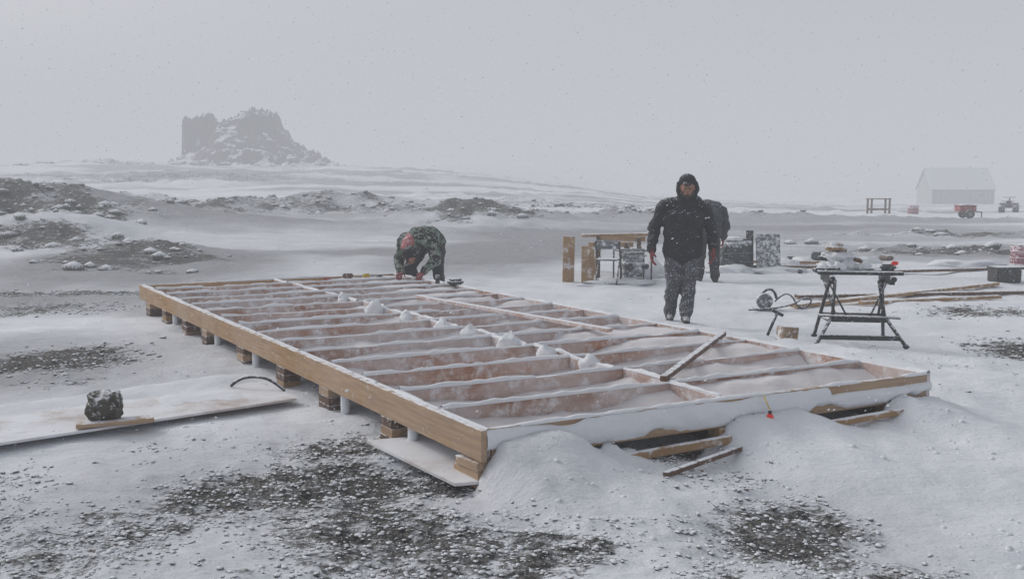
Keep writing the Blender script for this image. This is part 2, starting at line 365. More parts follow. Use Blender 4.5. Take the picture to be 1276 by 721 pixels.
def ridge_rocks():
    bm=bmesh.new()
    for k in range(190):
        x=random.uniform(-70,-26);y=random.uniform(140,160);s=random.uniform(.3,.95)
        if x<-57 or x>-34 or random.random()<.35:
            z=gz(x,y)
            mt=Matrix.Translation((x,y,z+s*.15))@Matrix.Rotation(random.random()*6,4,'Z')@Matrix.Diagonal((s*random.uniform(1,2),s,s*.8,1))
            r=bmesh.ops.create_icosphere(bm,subdivisions=2,radius=1,matrix=mt)
            for v in r['verts']: v.co+=Vector(mn.noise_vector(v.co*1.1))*s*.5
    bm_obj('ridge_rocks',bm,'stone')
ridge_rocks()

# ------------------------------------------------------------ floor frame
FF=empty('timber_floor_frame')
RH=.184;T=.038
board('rim_joist_side',P(-.02,-.019),P(LU+.02,-.019),T,RH,'wood',FF)
board('rim_joist_side_inner',P(.03,.0215,ZT-.004),P(LU-.03,.0215,ZT-.004),T,RH,'joist',FF)
board('rim_joist_far_side',P(0,LV-.019),P(LU,LV-.019),T,RH,'joist',FF)
board('rim_joist_end',P(.019,.043),P(.019,LV-.04),T,RH,'wood',FF)
board('rim_joist_end_back',P(LU-.019,.043),P(LU-.019,LV-.04),T,RH,'wood',FF)
nb=15;sp=LU/nb
for k in range(1,nb):
    a=k*sp
    board('joist_%d'%k,P(a,.045,ZT-random.random()*.004-.002),P(a,LV-.04,ZT-random.random()*.004-.002),T,RH,'joist',FF)
mid=LV*.5
for k in range(nb):
    o=.03*(1 if k%2 else -1)
    board('blocking_%d'%k,P(k*sp+.021+(.019 if k==0 else 0),mid+o,ZT-.006),P((k+1)*sp-.021-(.019 if k==nb-1 else 0),mid+o,ZT-.006),T,RH-.02,'joist',FF)
board('sill_beam_middle',P(.1,mid,ZT-RH-.003),P(LU-.1,mid,ZT-RH-.003),.09,.14,'dwood',FF)
board('sill_beam_far_side',P(.1,LV-.3,ZT-RH-.003),P(LU-.1,LV-.3,ZT-RH-.003),.09,.14,'dwood',FF)
for i_,a in enumerate([1.255,2.41,3.43,4.59,5.89,6.75,7.74,8.65]):
    for l in range(3):
        w=.20+random.uniform(-.03,.04);zt=ZT-RH-.002-l*.062
        board('support_block_%d_%d'%(i_,l),P(a-w/2+random.uniform(-.015,.015),.035,zt),P(a+w/2,.035,zt),.15,.06,'wood' if (l+i_)%3==1 else 'dwood',FF)
    if i_ in(0,1,3,4,6):
        tube('support_post_%d'%i_,P(a-.24,.04,-.03),P(a-.24,.04,ZT-RH-.003),.035,'snow',FF)
for l,(t0,t1,m_) in enumerate([(.0,.26,'wood'),(.015,.30,'wood'),(-.0,.24,'wood')]):
    zt=ZT-RH-.004-l*.056
    board('corner_block_%d'%l,P(t0,-.005+.012*l,zt),P(t1,-.005+.012*l,zt-.012),.10,.05,m_,FF)
for b_ in (1.75,3.25):
    for l in range(2): board('end_block_%d'%(b_*10+l),P(.05,b_-.09,ZT-RH-.003-l*.07),P(.05,b_+.09,ZT-RH-.003-l*.07),.12,.065,'wood',FF)
def caps():
    vs=[];fs=[]
    def strip(fn,L,w0,seed,h0=.016,thr=.40):
        n=int(L/.03);s_=L*np.arange(n+1)/n;prev=None
        Q=fb2(s_*2.6,s_*0+seed*5.7,50,4);H_=vn2(s_*14,s_*0+seed*3.,51);SH=(vn2(s_*6,s_*0+seed*1.3,52)-.5)*.012
        for k in range(n+1):
            on=max(0,Q[k]-thr)/(1-thr)
            if on<=.0: prev=None;continue
            on=min(1,on*3.2);w=w0*(.35+.65*on)*.5;h=h0*on*(.6+.8*H_[k])+.002
            c,side=fn(s_[k]);row=[]
            for m_ in range(5):
                an=math.pi*m_/4;row.append(len(vs));vs.append((c[0]+side[0]*(math.cos(an)*w+SH[k]),c[1]+side[1]*(math.cos(an)*w+SH[k]),c[2]-.003+h*math.sin(an)))
            if prev:
                for m_ in range(4): fs.append((prev[m_],prev[m_+1],row[m_+1],row[m_]))
            prev=row
    for k in range(0,nb+1):
        a=min(max(k*sp,.019),LU-.019)
        strip(lambda s,a=a:(P(a,.04+s,ZT-.001),U),LV-.08,.055,k,.022 if k else .016,.33 if k else .36)
    strip(lambda s:(P(s,LV-.019),V),LU,.048,40,.02,.28)
    strip(lambda s:(P(s,.02),V),LU,.05,42,.012,.45)
    strip(lambda s:(P(s,-.019),V),LU,.03,43,.010,.52)
    for k in range(nb): strip(lambda s,k=k:(P(k*sp+.02+s,mid+.03*(1 if k%2 else -1)),V),sp-.04,.05,60+k,.02,.28)
    obj('snow_caps',fastmesh('snow_caps',np.array(vs),np.array(fs)),'snow',FF,True)
caps()
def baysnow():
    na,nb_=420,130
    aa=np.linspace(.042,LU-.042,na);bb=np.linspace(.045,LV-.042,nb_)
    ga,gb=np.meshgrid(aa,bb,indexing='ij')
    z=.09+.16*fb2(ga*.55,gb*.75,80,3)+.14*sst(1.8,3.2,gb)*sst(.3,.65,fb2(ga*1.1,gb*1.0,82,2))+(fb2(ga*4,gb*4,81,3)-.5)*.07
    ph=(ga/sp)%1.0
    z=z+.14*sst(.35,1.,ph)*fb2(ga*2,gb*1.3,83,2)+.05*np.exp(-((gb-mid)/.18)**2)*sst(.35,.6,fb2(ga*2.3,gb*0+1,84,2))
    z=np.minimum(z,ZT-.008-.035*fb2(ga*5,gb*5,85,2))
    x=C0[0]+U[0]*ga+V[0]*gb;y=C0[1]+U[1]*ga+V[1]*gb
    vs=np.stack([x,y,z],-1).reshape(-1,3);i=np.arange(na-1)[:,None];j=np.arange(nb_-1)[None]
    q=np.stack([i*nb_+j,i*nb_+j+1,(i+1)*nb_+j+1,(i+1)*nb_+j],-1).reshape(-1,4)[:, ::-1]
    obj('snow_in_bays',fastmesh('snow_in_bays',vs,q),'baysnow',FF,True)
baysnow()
def plaster():
    n,mm=150,9;vs=[];fs=[]
    for k in range(n+1):
        b=.0+LV*k/n
        th=.006+.035*fb2(np.array([b*2.5]),np.array([2.]),90,3)[0]
        top=.006+.05*sst(.45,.8,fb2(np.array([b*2.3]),np.array([7.]),91,2))[0]
        bot=RH-.012-.05*sst(.5,.75,fb2(np.array([b*3.3]),np.array([4.]),92,3))[0]
        if b>2.6: top=.035+.03*vn2(np.array([b*4]),np.array([1.]),93)[0]
        for m_ in range(mm+1):
            t=m_/mm;zz=ZT-top-(bot-top)*t
            o=-(.001+th*math.sin(math.pi*t)**.6+.010*mn.noise(Vector((b*9,t*3,1))))
            vs.append(P(o,b,zz))
    for k in range(n):
        for m_ in range(mm): a=k*(mm+1)+m_;fs.append((a,a+1,a+mm+2,a+mm+1))
    obj('wind_packed_snow',fastmesh('wind_packed_snow',np.array(vs),np.array(fs)),'snow',FF,True)
plaster()
for i_,(x,y) in enumerate([(-.39,9.1),(-.02,8.5),(.28,8.03),(.60,7.6),(-.68,9.55),(-1.09,10.15),(-1.5,10.8),(-2.0,11.7)]):
    bm=bmesh.new();s=.062+.03*random.random()
    bmesh.ops.create_icosphere(bm,subdivisions=3,radius=1)
    for v in bm.verts:
        h=max(0,v.co.z);v.co.x*=s*1.35*(1-h*.45);v.co.y*=s*(1-h*.35);v.co.z*=s*1.15
        v.co+=Vector(mn.noise_vector(v.co*20+Vector((x*9,y,0))))*.03
    o=bm_obj('snow_heap_%d'%i_,bm,'snow',FF,True);o.location=(x,y,ZT-.012);o.rotation_euler=(0,0,random.random()*3)
board('loose_board',(-1.12,11.7,ZT+.045),(.9,9.03,ZT+.045),.07,.036,'joist',FF)
board('loose_stick',(1.05,6.8,ZT+.045),(1.9,8.85,ZT+.045),.05,.04,'dwood',FF)

def gboard(name,x0,y0,x1,y1,w,h,mat,dz=.0):
    board(name,(x0,y0,gz(x0,y0)+h+dz),(x1,y1,gz(x1,y1)+h+dz),w,h,mat)
board('loose_lumber',(.42,5.68,.10),(1.38,6.16,.13),.04,.05,'ply')
gboard('loose_lumber',.88,5.58,1.42,6.05,.035,.03,'dwood',.0)
board('loose_lumber',(1.78,6.30,.14),(2.75,6.80,.16),.045,.04,'ply')
gboard('loose_lumber',3.83,13.4,7.96,16.3,.14,.05,'ply',.02)
gboard('loose_lumber',4.2,14.6,8.0,15.3,.14,.05,'dwood',.02)
gboard('loose_lumber',4.9,13.9,7.2,14.6,.09,.05,'ply',.02)
gboard('loose_lumber',4.5,19.6,6.2,19.4,.1,.06,'dwood',.02)
gboard('loose_lumber',4.6,20.4,6.6,20.2,.1,.06,'ply',.04)
gboard('loose_lumber',6.5,18.4,12,19.5,.12,.05,'dwood',.02)
def sheet(name,a,b,c,d,th,mat,z0):
    n=26;vs=[];fs=[]
    a,b,c,d=[Vector(p) for p in (a,b,c,d)]
    for side in (0,1):
        for i in range(n+1):
            for j in range(n+1):
                p=a.lerp(b,i/n).lerp(d.lerp(c,i/n),j/n);z=p.z+z0+(th if side==0 else 0)
                vs.append((p.x,p.y,z))
    m1=(n+1)**2
    for i in range(n):
        for j in range(n):
            k=i*(n+1)+j;fs.append((k,k+n+1,k+n+2,k+1));fs.append((m1+k,m1+k+1,m1+k+n+2,m1+k+n+1))
    for i in range(n):
        for (k,l) in ((i,i+1),(n*(n+1)+i+1,n*(n+1)+i)): fs.append((k,l,m1+l,m1+k))
        for (k,l) in (((i+1)*(n+1),i*(n+1)),(i*(n+1)+n,(i+1)*(n+1)+n)): fs.append((k,l,m1+l,m1+k))
    me=bpy.data.meshes.new(name);me.from_pydata(vs,[],fs);bm=bmesh.new();bm.from_mesh(me);bmesh.ops.recalc_face_normals(bm,faces=bm.faces);bm.to_mesh(me);bm.free()
    return obj(name,me,mat)
sheet('plywood_sheet',(-3.57,6.08,0),(-1.68,7.62,0),(-2.30,8.38,.0),(-4.19,6.83,.0),.018,'plysnow',.028)
sheet('plywood_sheet',(-.95,6.35,0),(-.32,5.42,0),(.02,5.52,0),(-.5,6.5,0),.018,'plysnow',.03)
def lap():
    n,mm=90,40;xs=np.linspace(-1.3,1.25,n);ys=np.linspace(-.46,.52,mm);gx,gy=np.meshgrid(xs,ys,indexing='ij')
    z=.040+.075*(fb2(gx*1.6,gy*2.4,120,4)-.52)+.05*sst(.15,.5,gy)-.03*sst(-.3,-.46,gy)-.04*sst(.9,1.25,gx)
    z=np.maximum(z,.040)
    x=-3.0+.775*gx-.63*gy+.07;y=7.25+.63*gx+.775*gy
    vs=np.stack([x,y,z],-1).reshape(-1,3);i=np.arange(n-1)[:,None];j=np.arange(mm-1)[None]
    q=np.stack([i*mm+j,(i+1)*mm+j,(i+1)*mm+j+1,i*mm+j+1],-1).reshape(-1,4)
    obj('snow_drift',fastmesh('snow_drift',vs,q),'snow',None,True)
lap()
L=empty('log_chunk',(-2.84,6.82,.165),.5)
bm=bmesh.new();bmesh.ops.create_icosphere(bm,subdivisions=4,radius=1)
for v in bm.verts:
    c_=Vector([math.copysign(abs(t)**.72,t) for t in v.co]);c_=Vector((c_.x*.125,c_.y*.105,c_.z*.11))
    v.co=c_*(1+.24*mn.noise(v.co*1.9+Vector((4,2,1)))+.09*mn.noise(v.co*7))
bm_obj('bark',bm,'bark',L,True)
tube('sawn_face',(0,-.09,.0),(0,-.118,.0),.065,'bark',L,.055,20)
board('scrap_wood',(-2.98,6.66,.085),(-2.52,6.86,.085),.12,.03,'wood')
def curve_tube(name,pts,r,mat,parent=None):
    cu=bpy.data.curves.new(name,'CURVE');cu.dimensions='3D';s=cu.splines.new('NURBS');s.points.add(len(pts)-1)
    for p,q in zip(s.points,pts): p.co=(*q,1)
    s.use_endpoint_u=True;s.order_u=3;cu.bevel_depth=r;cu.bevel_resolution=3;cu.materials.append(M[mat])
    o=bpy.data.objects.new(name,cu);COL.objects.link(o)
    if parent:o.parent=parent
    return o
curve_tube('bent_rod',[(-2.30,8.02,.06),(-2.24,8.0,.12),(-2.1,7.98,.15),(-1.95,7.95,.13),(-1.84,7.93,.04)],.013,'black')
CH=empty('chalk_line_reel',P(-.10,1.98,.19),math.atan2(V[1],V[0]))
bm=bmesh.new();bmesh.ops.create_uvsphere(bm,u_segments=20,v_segments=12,radius=1)
for v in bm.verts:
    t=(v.co.z+1)/2;w=.045*(1-.45*t**2);v.co=Vector((v.co.x*w,v.co.y*.018,v.co.z*.055))
bm_obj('case',bm,'orange',CH,True)
tube('crank',(0,-.018,-.01),(0,-.028,-.01),.014,'black',CH)
tube('nose',(0,0,.045),(0,0,.07),.012,'black',CH)
tube('string',(0,.0,.07),(0,.065,.155),.004,'yellow',CH)
HM=empty('hammer',(2.80,10.6,gz(2.8,10.6)))
tube('handle',(-.05,0,.02),(.05,0,.27),.016,'black',HM);board('head',(.0,0,.31),(.12,0,.25),.03,.035,'black',HM)
rbox('wood_offcut',(2.85,10.2,gz(2.85,10.2)+.07),(.2,.12,.17),'beige',None,.008,(0,.1,.4))
for i_,(x,y,s,mt) in enumerate([(-2.35,14.2,.09,'dwood'),(-2.1,14.3,.07,'yellow'),(-1.9,14.2,.07,'black'),(-2.6,13.9,.06,'red')]):
    rbox('hand_tool',(x,y,ZT+s*.4),(s*1.6,s,s*.8),mt,None,.015,(0,0,i_))
rbox('tool_pouch',(-.75,13.2,.385),(.2,.13,.09),'tarp',None,.03,(0,0,.4),2,.02)
tube('bottle',(-1.0,13.3,.34),(-1.0,13.3,.47),.03,'black')

# ------------------------------------------------------------ folding workbench
W=empty('folding_workbench',(3.60,10.35,gz(3.6,10.35)),math.radians(-8))
board('vice_jaw_front',(-.42,-.15,.765),(.42,-.15,.765),.13,.035,'black',W)
board('vice_jaw_back',(-.42,.10,.765),(.42,.10,.765),.20,.035,'black',W)
for s_ in(-1,1):
    board('side_rail_%d'%s_,(s_*.30,-.26,.728),(s_*.30,.26,.728),.05,.09,'black',W)
    tube('handle_%d'%s_,(s_*.3,-.27,.70),(s_*.3,-.33,.70),.03,'black',W)
    tube('front_leg_upper_%d'%s_,(s_*.22,-.02,.66),(s_*.26,-.16,.30),.017,'black',W)
    tube('front_leg_lower_%d'%s_,(s_*.26,-.16,.30),(s_*.44,-.33,.02),.018,'black',W)
    tube('rear_leg_upper_%d'%s_,(s_*.32,.16,.69),(s_*.20,-.10,.24),.014,'black',W)
    tube('rear_leg_%d'%s_,(s_*.26,.02,.68),(s_*.36,.32,.02),.018,'black',W)
    tube('side_brace_%d'%s_,(s_*.30,-.19,.25),(s_*.34,.20,.26),.011,'black',W)
    tube('knee_brace_%d'%s_,(s_*.10,-.16,.27),(s_*.30,-.05,.66),.010,'black',W)
    rbox('foot_front_%d'%s_,(s_*.44,-.335,.02),(.06,.05,.045),'black',W,.012);rbox('foot_rear_%d'%s_,(s_*.36,.325,.02),(.06,.05,.045),'black',W,.012)
for n_,(z_,y_,x_) in enumerate([(.27,-.18,.27),(.10,-.285,.395),(.27,.2,.33)]):
    board('cross_bar_%d'%n_,(-x_,y_,z_+.02),(x_,y_,z_+.02),.022,.05,'black',W)
board('step_plate',(-.40,-.18,.315),(.40,-.18,.300),.13,.014,'black',W)
for k,(x,y,z,a,b_,c_) in enumerate([(-.26,.0,.80,.12,.11,.07),(-.12,.04,.82,.10,.10,.07),(-.34,-.04,.79,.07,.08,.045),(.06,.06,.79,.10,.08,.035),(-.2,-.1,.80,.07,.05,.05)]):
    lump('snow_%d'%k,(x,y,z),(a,b_,c_),'snow',W,k+3,.6,3,3.2)
rbox('canvas_bag',(-.20,.10,.97),(.21,.13,.12),'beige',W,.04,(0,.1,.3),2,.03)
rbox('tool_roll',(-.3,.08,.87),(.16,.14,.12),'tarp',W,.04,(0,.1,.3),2,.03);lump('bag_snow',(-.2,.05,.90),(.15,.11,.05),'snow',W,9,.5,3,3)
tube('bag_roll',(-.1,.03,.90),(.06,.06,.85),.024,'dwood',W)
board('saw_blade',(.05,-.05,.79),(.40,-.0,.80),.09,.006,'grey',W)
rbox('drill_body',(.30,-.04,.80),(.16,.08,.07),'tarp',W,.02,(0,0,.3));rbox('drill_cap',(.36,-.07,.845),(.07,.05,.04),'orange',W,.012)
tube('clamp_bar',(-.45,-.2,.79),(-.2,-.16,.79),.012,'black',W)

CS=empty('circular_saw',(3.55,13.3,gz(3.55,13.3)))
tube('blade_guard',(-.15,-.02,.13),(-.15,.03,.13),.11,'grey',CS,seg=24);rbox('motor',(-.12,.1,.14),(.14,.18,.13),'tarp',CS,.03)
rbox('base_plate',(-.14,.03,.03),(.30,.16,.012),'grey',CS,.004);curve_tube('handle',[(-.2,.05,.2),(-.12,.05,.30),(0,.05,.27),(.02,.05,.16)],.018,'black',CS)
curve_tube('cable',[(.0,.05,.12),(.1,0,.24),(.2,-.05,.22),(.3,0,.04),(.45,.1,.03),(.5,.0,.15),(.35,-.1,.2),(.15,-.1,.05),(-.4,-.15,.03)],.011,'black',CS)

# ------------------------------------------------------------ clutter behind
def place(x,y): return (x,y,gz(x,y))
def upright(name,x,y,w,h,mat,rz=0,lean=0,th=.03):
    o=rbox(name,(x,y,gz(x,y)+h/2),(w,th,h),mat,None,.004,(lean,0,rz));return o
upright('upright_board',.98,17.2,.20,.80,'ply',.15,.06,.05)
upright('upright_board',1.30,17.0,.22,.64,'ply',-.1,-.05,.05)
upright('upright_board',1.52,17.5,.07,.74,'dwood',-.1,-.05,.05)
def sawhorse(x,y,rz,w=.8,h=.66,mat='wood'):
    E=empty('sawhorse',place(x,y),rz)
    board('top_rail',(-w/2,0,h),(w/2,0,h),.06,.09,mat,E)
    for s in(-1,1):
        for t in(-1,1): board('leg_%d_%d'%(s,t),(s*w*.40,t*.03,h-.02),(s*w*.46,t*.24,0),.04,.07,'dwood' if s>0 else mat,E,up=(1,0,0))
        board('leg_tie_%d'%s,(s*w*.43,-.15,h*.45),(s*w*.43,.15,h*.45),.02,.06,mat,E)
sawhorse(1.75,17.6,.1);sawhorse(2.0,18.3,-.2,.9,.7)
board('plank',(1.25,17.95,gz(1.6,17.9)+.78),(2.5,18.0,gz(1.6,17.9)+.80),.2,.05,'ply')
GN=empty('generator',place(2.05,16.9),.2)
rbox('engine',(0,0,.26),(.36,.30,.28),'grey',GN,.04,(0,0,0),2,.02);rbox('fuel_tank',(0,0,.47),(.44,.3,.12),'grey',GN,.05)
for s in(-1,1):
    for t in(-1,1): tube('frame_post_%d_%d'%(s,t),(s*.27,t*.2,.0),(s*.27,t*.2,.56),.014,'black',GN)
    tube('frame_top_%d'%s,(s*.27,-.2,.56),(s*.27,.2,.56),.014,'black',GN)
for t in(-1,1):
    for z_ in(.05,.56): tube('frame_rail_%d_%d'%(t,int(z_*100)),(-.27,t*.2,z_),(.27,t*.2,z_),.014,'black',GN)
tube('exhaust',(.18,-.1,.3),(.18,-.22,.3),.05,'black',GN);tube('air_filter',(-.1,-.1,.3),(-.1,-.2,.3),.07,'black',GN)
FC=empty('folding_chair',place(1.62,16.7),-.3)
for s in(-1,1):
    tube('rear_leg_%d'%s,(s*.2,.2,.0),(s*.2,-.1,.75),.015,'black',FC);tube('front_leg_%d'%s,(s*.18,-.22,.0),(s*.18,.12,.45),.015,'black',FC)
rbox('seat',(0,-.02,.43),(.38,.36,.025),'grey',FC,.01);rbox('backrest',(0,-.08,.68),(.38,.02,.16),'grey',FC,.01,(.3,0,0))
tube('foot_bar',(-.18,-.2,.05),(.18,-.2,.05),.01,'grey',FC)
lump('snow_mound',(1.75,16.7,gz(1.7,16.7)+.0),(.6,.25,.10),'snow',None,5,.6)
lump('snow_mound',(2.5,17.5,gz(2.5,17.5)+.03),(.3,.3,.22),'snow',None,6,.6)
TC=empty('tarp_covered_crate',place(4.34,19.4),.1)
rbox('tarp',(0,0,.31),(.55,.5,.62),'tarp',TC,.08,(0,0,0),2,.06);lump('snow',(-.05,0,.60),(.25,.22,.05),'snow',TC,2)
for k in range(3): tube('tie_%d'%k,(-.29,-.27,.15+k*.18),(.29,-.28,.17+k*.18),.006,'black',TC)
upright('leaning_panel',5.0,19.4,.48,.68,'grey',.1,-.18,.04)
upright('leaning_panel',4.70,19.65,.14,.75,'black',0,-.1,.04)
upright('upright_board',4.0,19.8,.12,.8,'dwood',0,.05,.05)
lump('snow_mound',(5.6,20.2,gz(5.6,20.2)+.0),(.25,.2,.16),'snow',None,7,.6);lump('snow_mound',(6.1,20.8,gz(6.1,20.8)),(.35,.25,.12),'snow',None,9,.6)
lump('snow_mound',(5.0,19.0,gz(5,19.)-.02),(.7,.3,.10),'snow',None,10,.6);lump('snow_mound',(4.2,18.9,gz(4.2,18.9)-.02),(.5,.3,.13),'snow',None,12,.6)
for k,(x,y,sx,sz,mt) in enumerate([(6.9,20.5,.25,.12,'dwood'),(7.4,20.8,.3,.12,'snow'),(6.6,21.5,.2,.2,'tarp'),(5.9,21,.16,.14,'black'),(8.1,21.5,.3,.1,'dwood'),(6.2,19.7,.2,.1,'tarp'),(5.4,18.6,.12,.08,'black')]):
    if mt=='snow': lump('snow_mound',(x,y,gz(x,y)+.02),(sx,.2,sz),mt,None,k,.6)
    else: rbox('tool_case',(x,y,gz(x,y)+sz/2),(sx,.2,sz),mt,None,.03,(0,0,k*.5))
BX=empty('storage_box',place(8.42,16.95),.1)
rbox('body',(0,0,.12),(.44,.32,.24),'black',BX,.02);rbox('lid',(0,0,.255),(.47,.35,.035),'tarp',BX,.012);rbox('latch',(0,-.17,.2),(.06,.02,.06),'grey',BX,.005)
def barrel(x,y,r,h,mat,rz=0):
    E=empty('barrel',place(x,y),rz)
    tube('drum',(0,0,0),(0,0,h),r,mat,E,seg=28);
    for k in(.02,.34,.66,.98): tube('hoop_%d'%(k*100),(0,0,h*k-.012),(0,0,h*k+.012),r*1.04,mat,E,seg=28)
barrel(10.6,20.6,.24,.42,'pink');barrel(22.9,57,.3,.5,'pink')
lump('snow_mound',(9.2,20.3,gz(9.2,20.3)-.04),(.9,.4,.15),'snow',None,15,.6)
TB=empty('wooden_table',place(20.9,57),.05)
board('top',(-.6,0,.88),(.6,0,.88),.7,.06,'dwood',TB)
for s in(-1,1):
    for t in(-1,1): board('leg_%d_%d'%(s,t),(s*.52,t*.28,.82),(s*.52,t*.28,0),.09,.09,'dwood',TB,up=(0,1,0))
    board('tie_%d'%s,(-.52,s*.28,.3),(.52,s*.28,.3),.04,.1,'dwood',TB)
def wheel(name,c,r,w,E,axis='x'):
    d=Vector((w/2,0,0)) if axis=='x' else Vector((0,w/2,0));c=Vector(c)
    tube(name,c-d,c+d,r,'tyre',E,seg=24);tube(name+'_hub',c-d*1.1,c+d*1.1,r*.45,'grey',E,seg=16)
RC=empty('red_trailer_cart',place(19.8,43.6),.0)
rbox('tray',(0,0,.43),(.72,.6,.26),'red',RC,.03);rbox('tray_rim',(0,0,.565),(.78,.66,.03),'red',RC,.01)
lump('load_snow',(0,0,.57),(.34,.26,.06),'snow',RC,3)
for s in(-1,1): wheel('wheel_%d'%s,(.05,s*.34,.2),.2,.1,RC,'y')
tube('axle',(.05,-.34,.2),(.05,.34,.2),.02,'black',RC);tube('drawbar',(.35,0,.32),(.75,0,.25),.025,'black',RC);tube('jockey',(.72,0,.3),(.72,0,0),.02,'black',RC)
QB=empty('quad_bike',place(30.1,60.5),1.0)
for s in(-1,1):
    for t in(-1,1): wheel('wheel_%d_%d'%(s,t),(s*.5,t*.38,.28),.28,.2,QB,'y')
rbox('chassis',(0,0,.42),(1.2,.4,.2),'black',QB,.05);rbox('seat',(-.15,0,.68),(.6,.28,.14),'black',QB,.05);rbox('fuel_tank',(.2,0,.68),(.3,.3,.2),'red',QB,.07)
for s in(-1,1): rbox('fender_%d'%s,(s*.5,0,.58),(.5,.95,.06),'black',QB,.03);
tube('steering',(.35,0,.6),(.22,0,.92),.03,'black',QB);tube('handlebar',(.2,-.35,.95),(.2,.35,.95),.018,'black',QB);rbox('rack',(-.55,0,.72),(.4,.7,.03),'black',QB,.01)
HZ=gz(66.4,148)
HT=empty('white_hut',(66.4,150,HZ-.15),math.radians(-3));HT.scale=(1.36,1.36,1.36)
hw,hd,he,hr=3.3,2.4,1.9,4.1
bm=bmesh.new()
v=[bm.verts.new(p) for p in[(-hw,-hd,0),(hw,-hd,0),(hw,hd,0),(-hw,hd,0),(-hw,-hd,he),(hw,-hd,he),(hw,hd,he),(-hw,hd,he),(-hw,0,hr-.1),(hw,0,hr-.1)]]
for f_ in[(0,1,5,4),(2,3,7,6),(1,2,6,9,5),(3,0,4,8,7)]: bm.faces.new([v[k] for k in f_])
bm_obj('walls',bm,'hutwall',HT)
for s in(-1,1):
    sl=math.atan2(hr-he,hd);ln=math.hypot(hr-he,hd)+.25
    rbox('roof_%d'%s,(0,s*(hd/2+.1),(he+hr)/2-.02),(hw*2+.3,ln,.08),'hutroof',HT,.01,(-s*sl,0,0))
for k in range(9): rbox('batten_%d'%k,(-hw+.2+k*(2*hw-.4)/8,-hd-.02,he/2),(.06,.04,he-.05),'hutwall',HT,.005)
rbox('door',(-1.9,-hd-.05,.92),(.85,.05,1.75),'hutwall',HT,.01)
rbox('window_frame',(1.9,-hd-.06,1.2),(.9,.06,.7),'hutroof',HT,.01);rbox('window_pane',(1.9,-hd-.095,1.2),(.76,.02,.56),'glass',HT,.004)

# ------------------------------------------------------------ people
def cloth(name,c1,c2,snow,scale=8,ss=60):
    return gmat(name,c1,c2,scale,None,.85,snow=snow,snow_up=.16,sscale=ss,bump=.4,soft=.07)
PM={'coat':cloth('black_parka',(.012,.014,.018),(.022,.024,.03),.30),'coat2':cloth('dark_blue_coat',(.018,.024,.033),(.03,.036,.046),.28),
'redc':cloth('red_sweater',(.50,.16,.16),(.34,.09,.10),.34),
'trouser':gmat('grey_trousers',(.040,.044,.052),(.075,.08,.09),7,None,.85,snow=.34,snow_up=.16,sscale=55,bump=.4,soft=.14),'dtrouser':cloth('dark_trousers',(.014,.015,.018),(.03,.03,.035),.30),
'boot':cloth('boots',(.02,.018,.018),(.035,.03,.03),.36),'glove':cloth('red_gloves',(.30,.045,.05),(.14,.03,.035),.28),
'skin':gmat('weathered_skin',(.34,.17,.12),(.26,.12,.085),20,None,.6,bump=.1),'beard':cloth('beard',(.05,.035,.028),(.09,.07,.06),.30),
'hat':cloth('black_hat',(.012,.012,.014),(.02,.02,.024),.27)}
m,nt,bs=newmat('camouflage_jacket');tc=N(nt,'ShaderNodeTexCoord').outputs['Object']
a_=noi(nt,tc,9,2,.5);b_=noi(nt,tc,13,2,.5,(1,1.3,1.1));s_=noi(nt,tc,60,4,.7)
c=mixc(nt,ramp(nt,a_,.47,.50),(.10,.155,.12),(.012,.016,.015));c=mixc(nt,ramp(nt,b_,.55,.58),c,(.21,.24,.20))
c=mixc(nt,ramp(nt,s_,.58,.68),c,SNOW);nt.links.new(c,bs.inputs['Base Color']);bs.inputs['Roughness'].default_value=.85;PM['camo']=m
def seg(lab,p0,p1,r0,r1,sc=(1,1,1)): return (lab,Vector(p0),Vector(p1),r0,r1,Vector(sc))
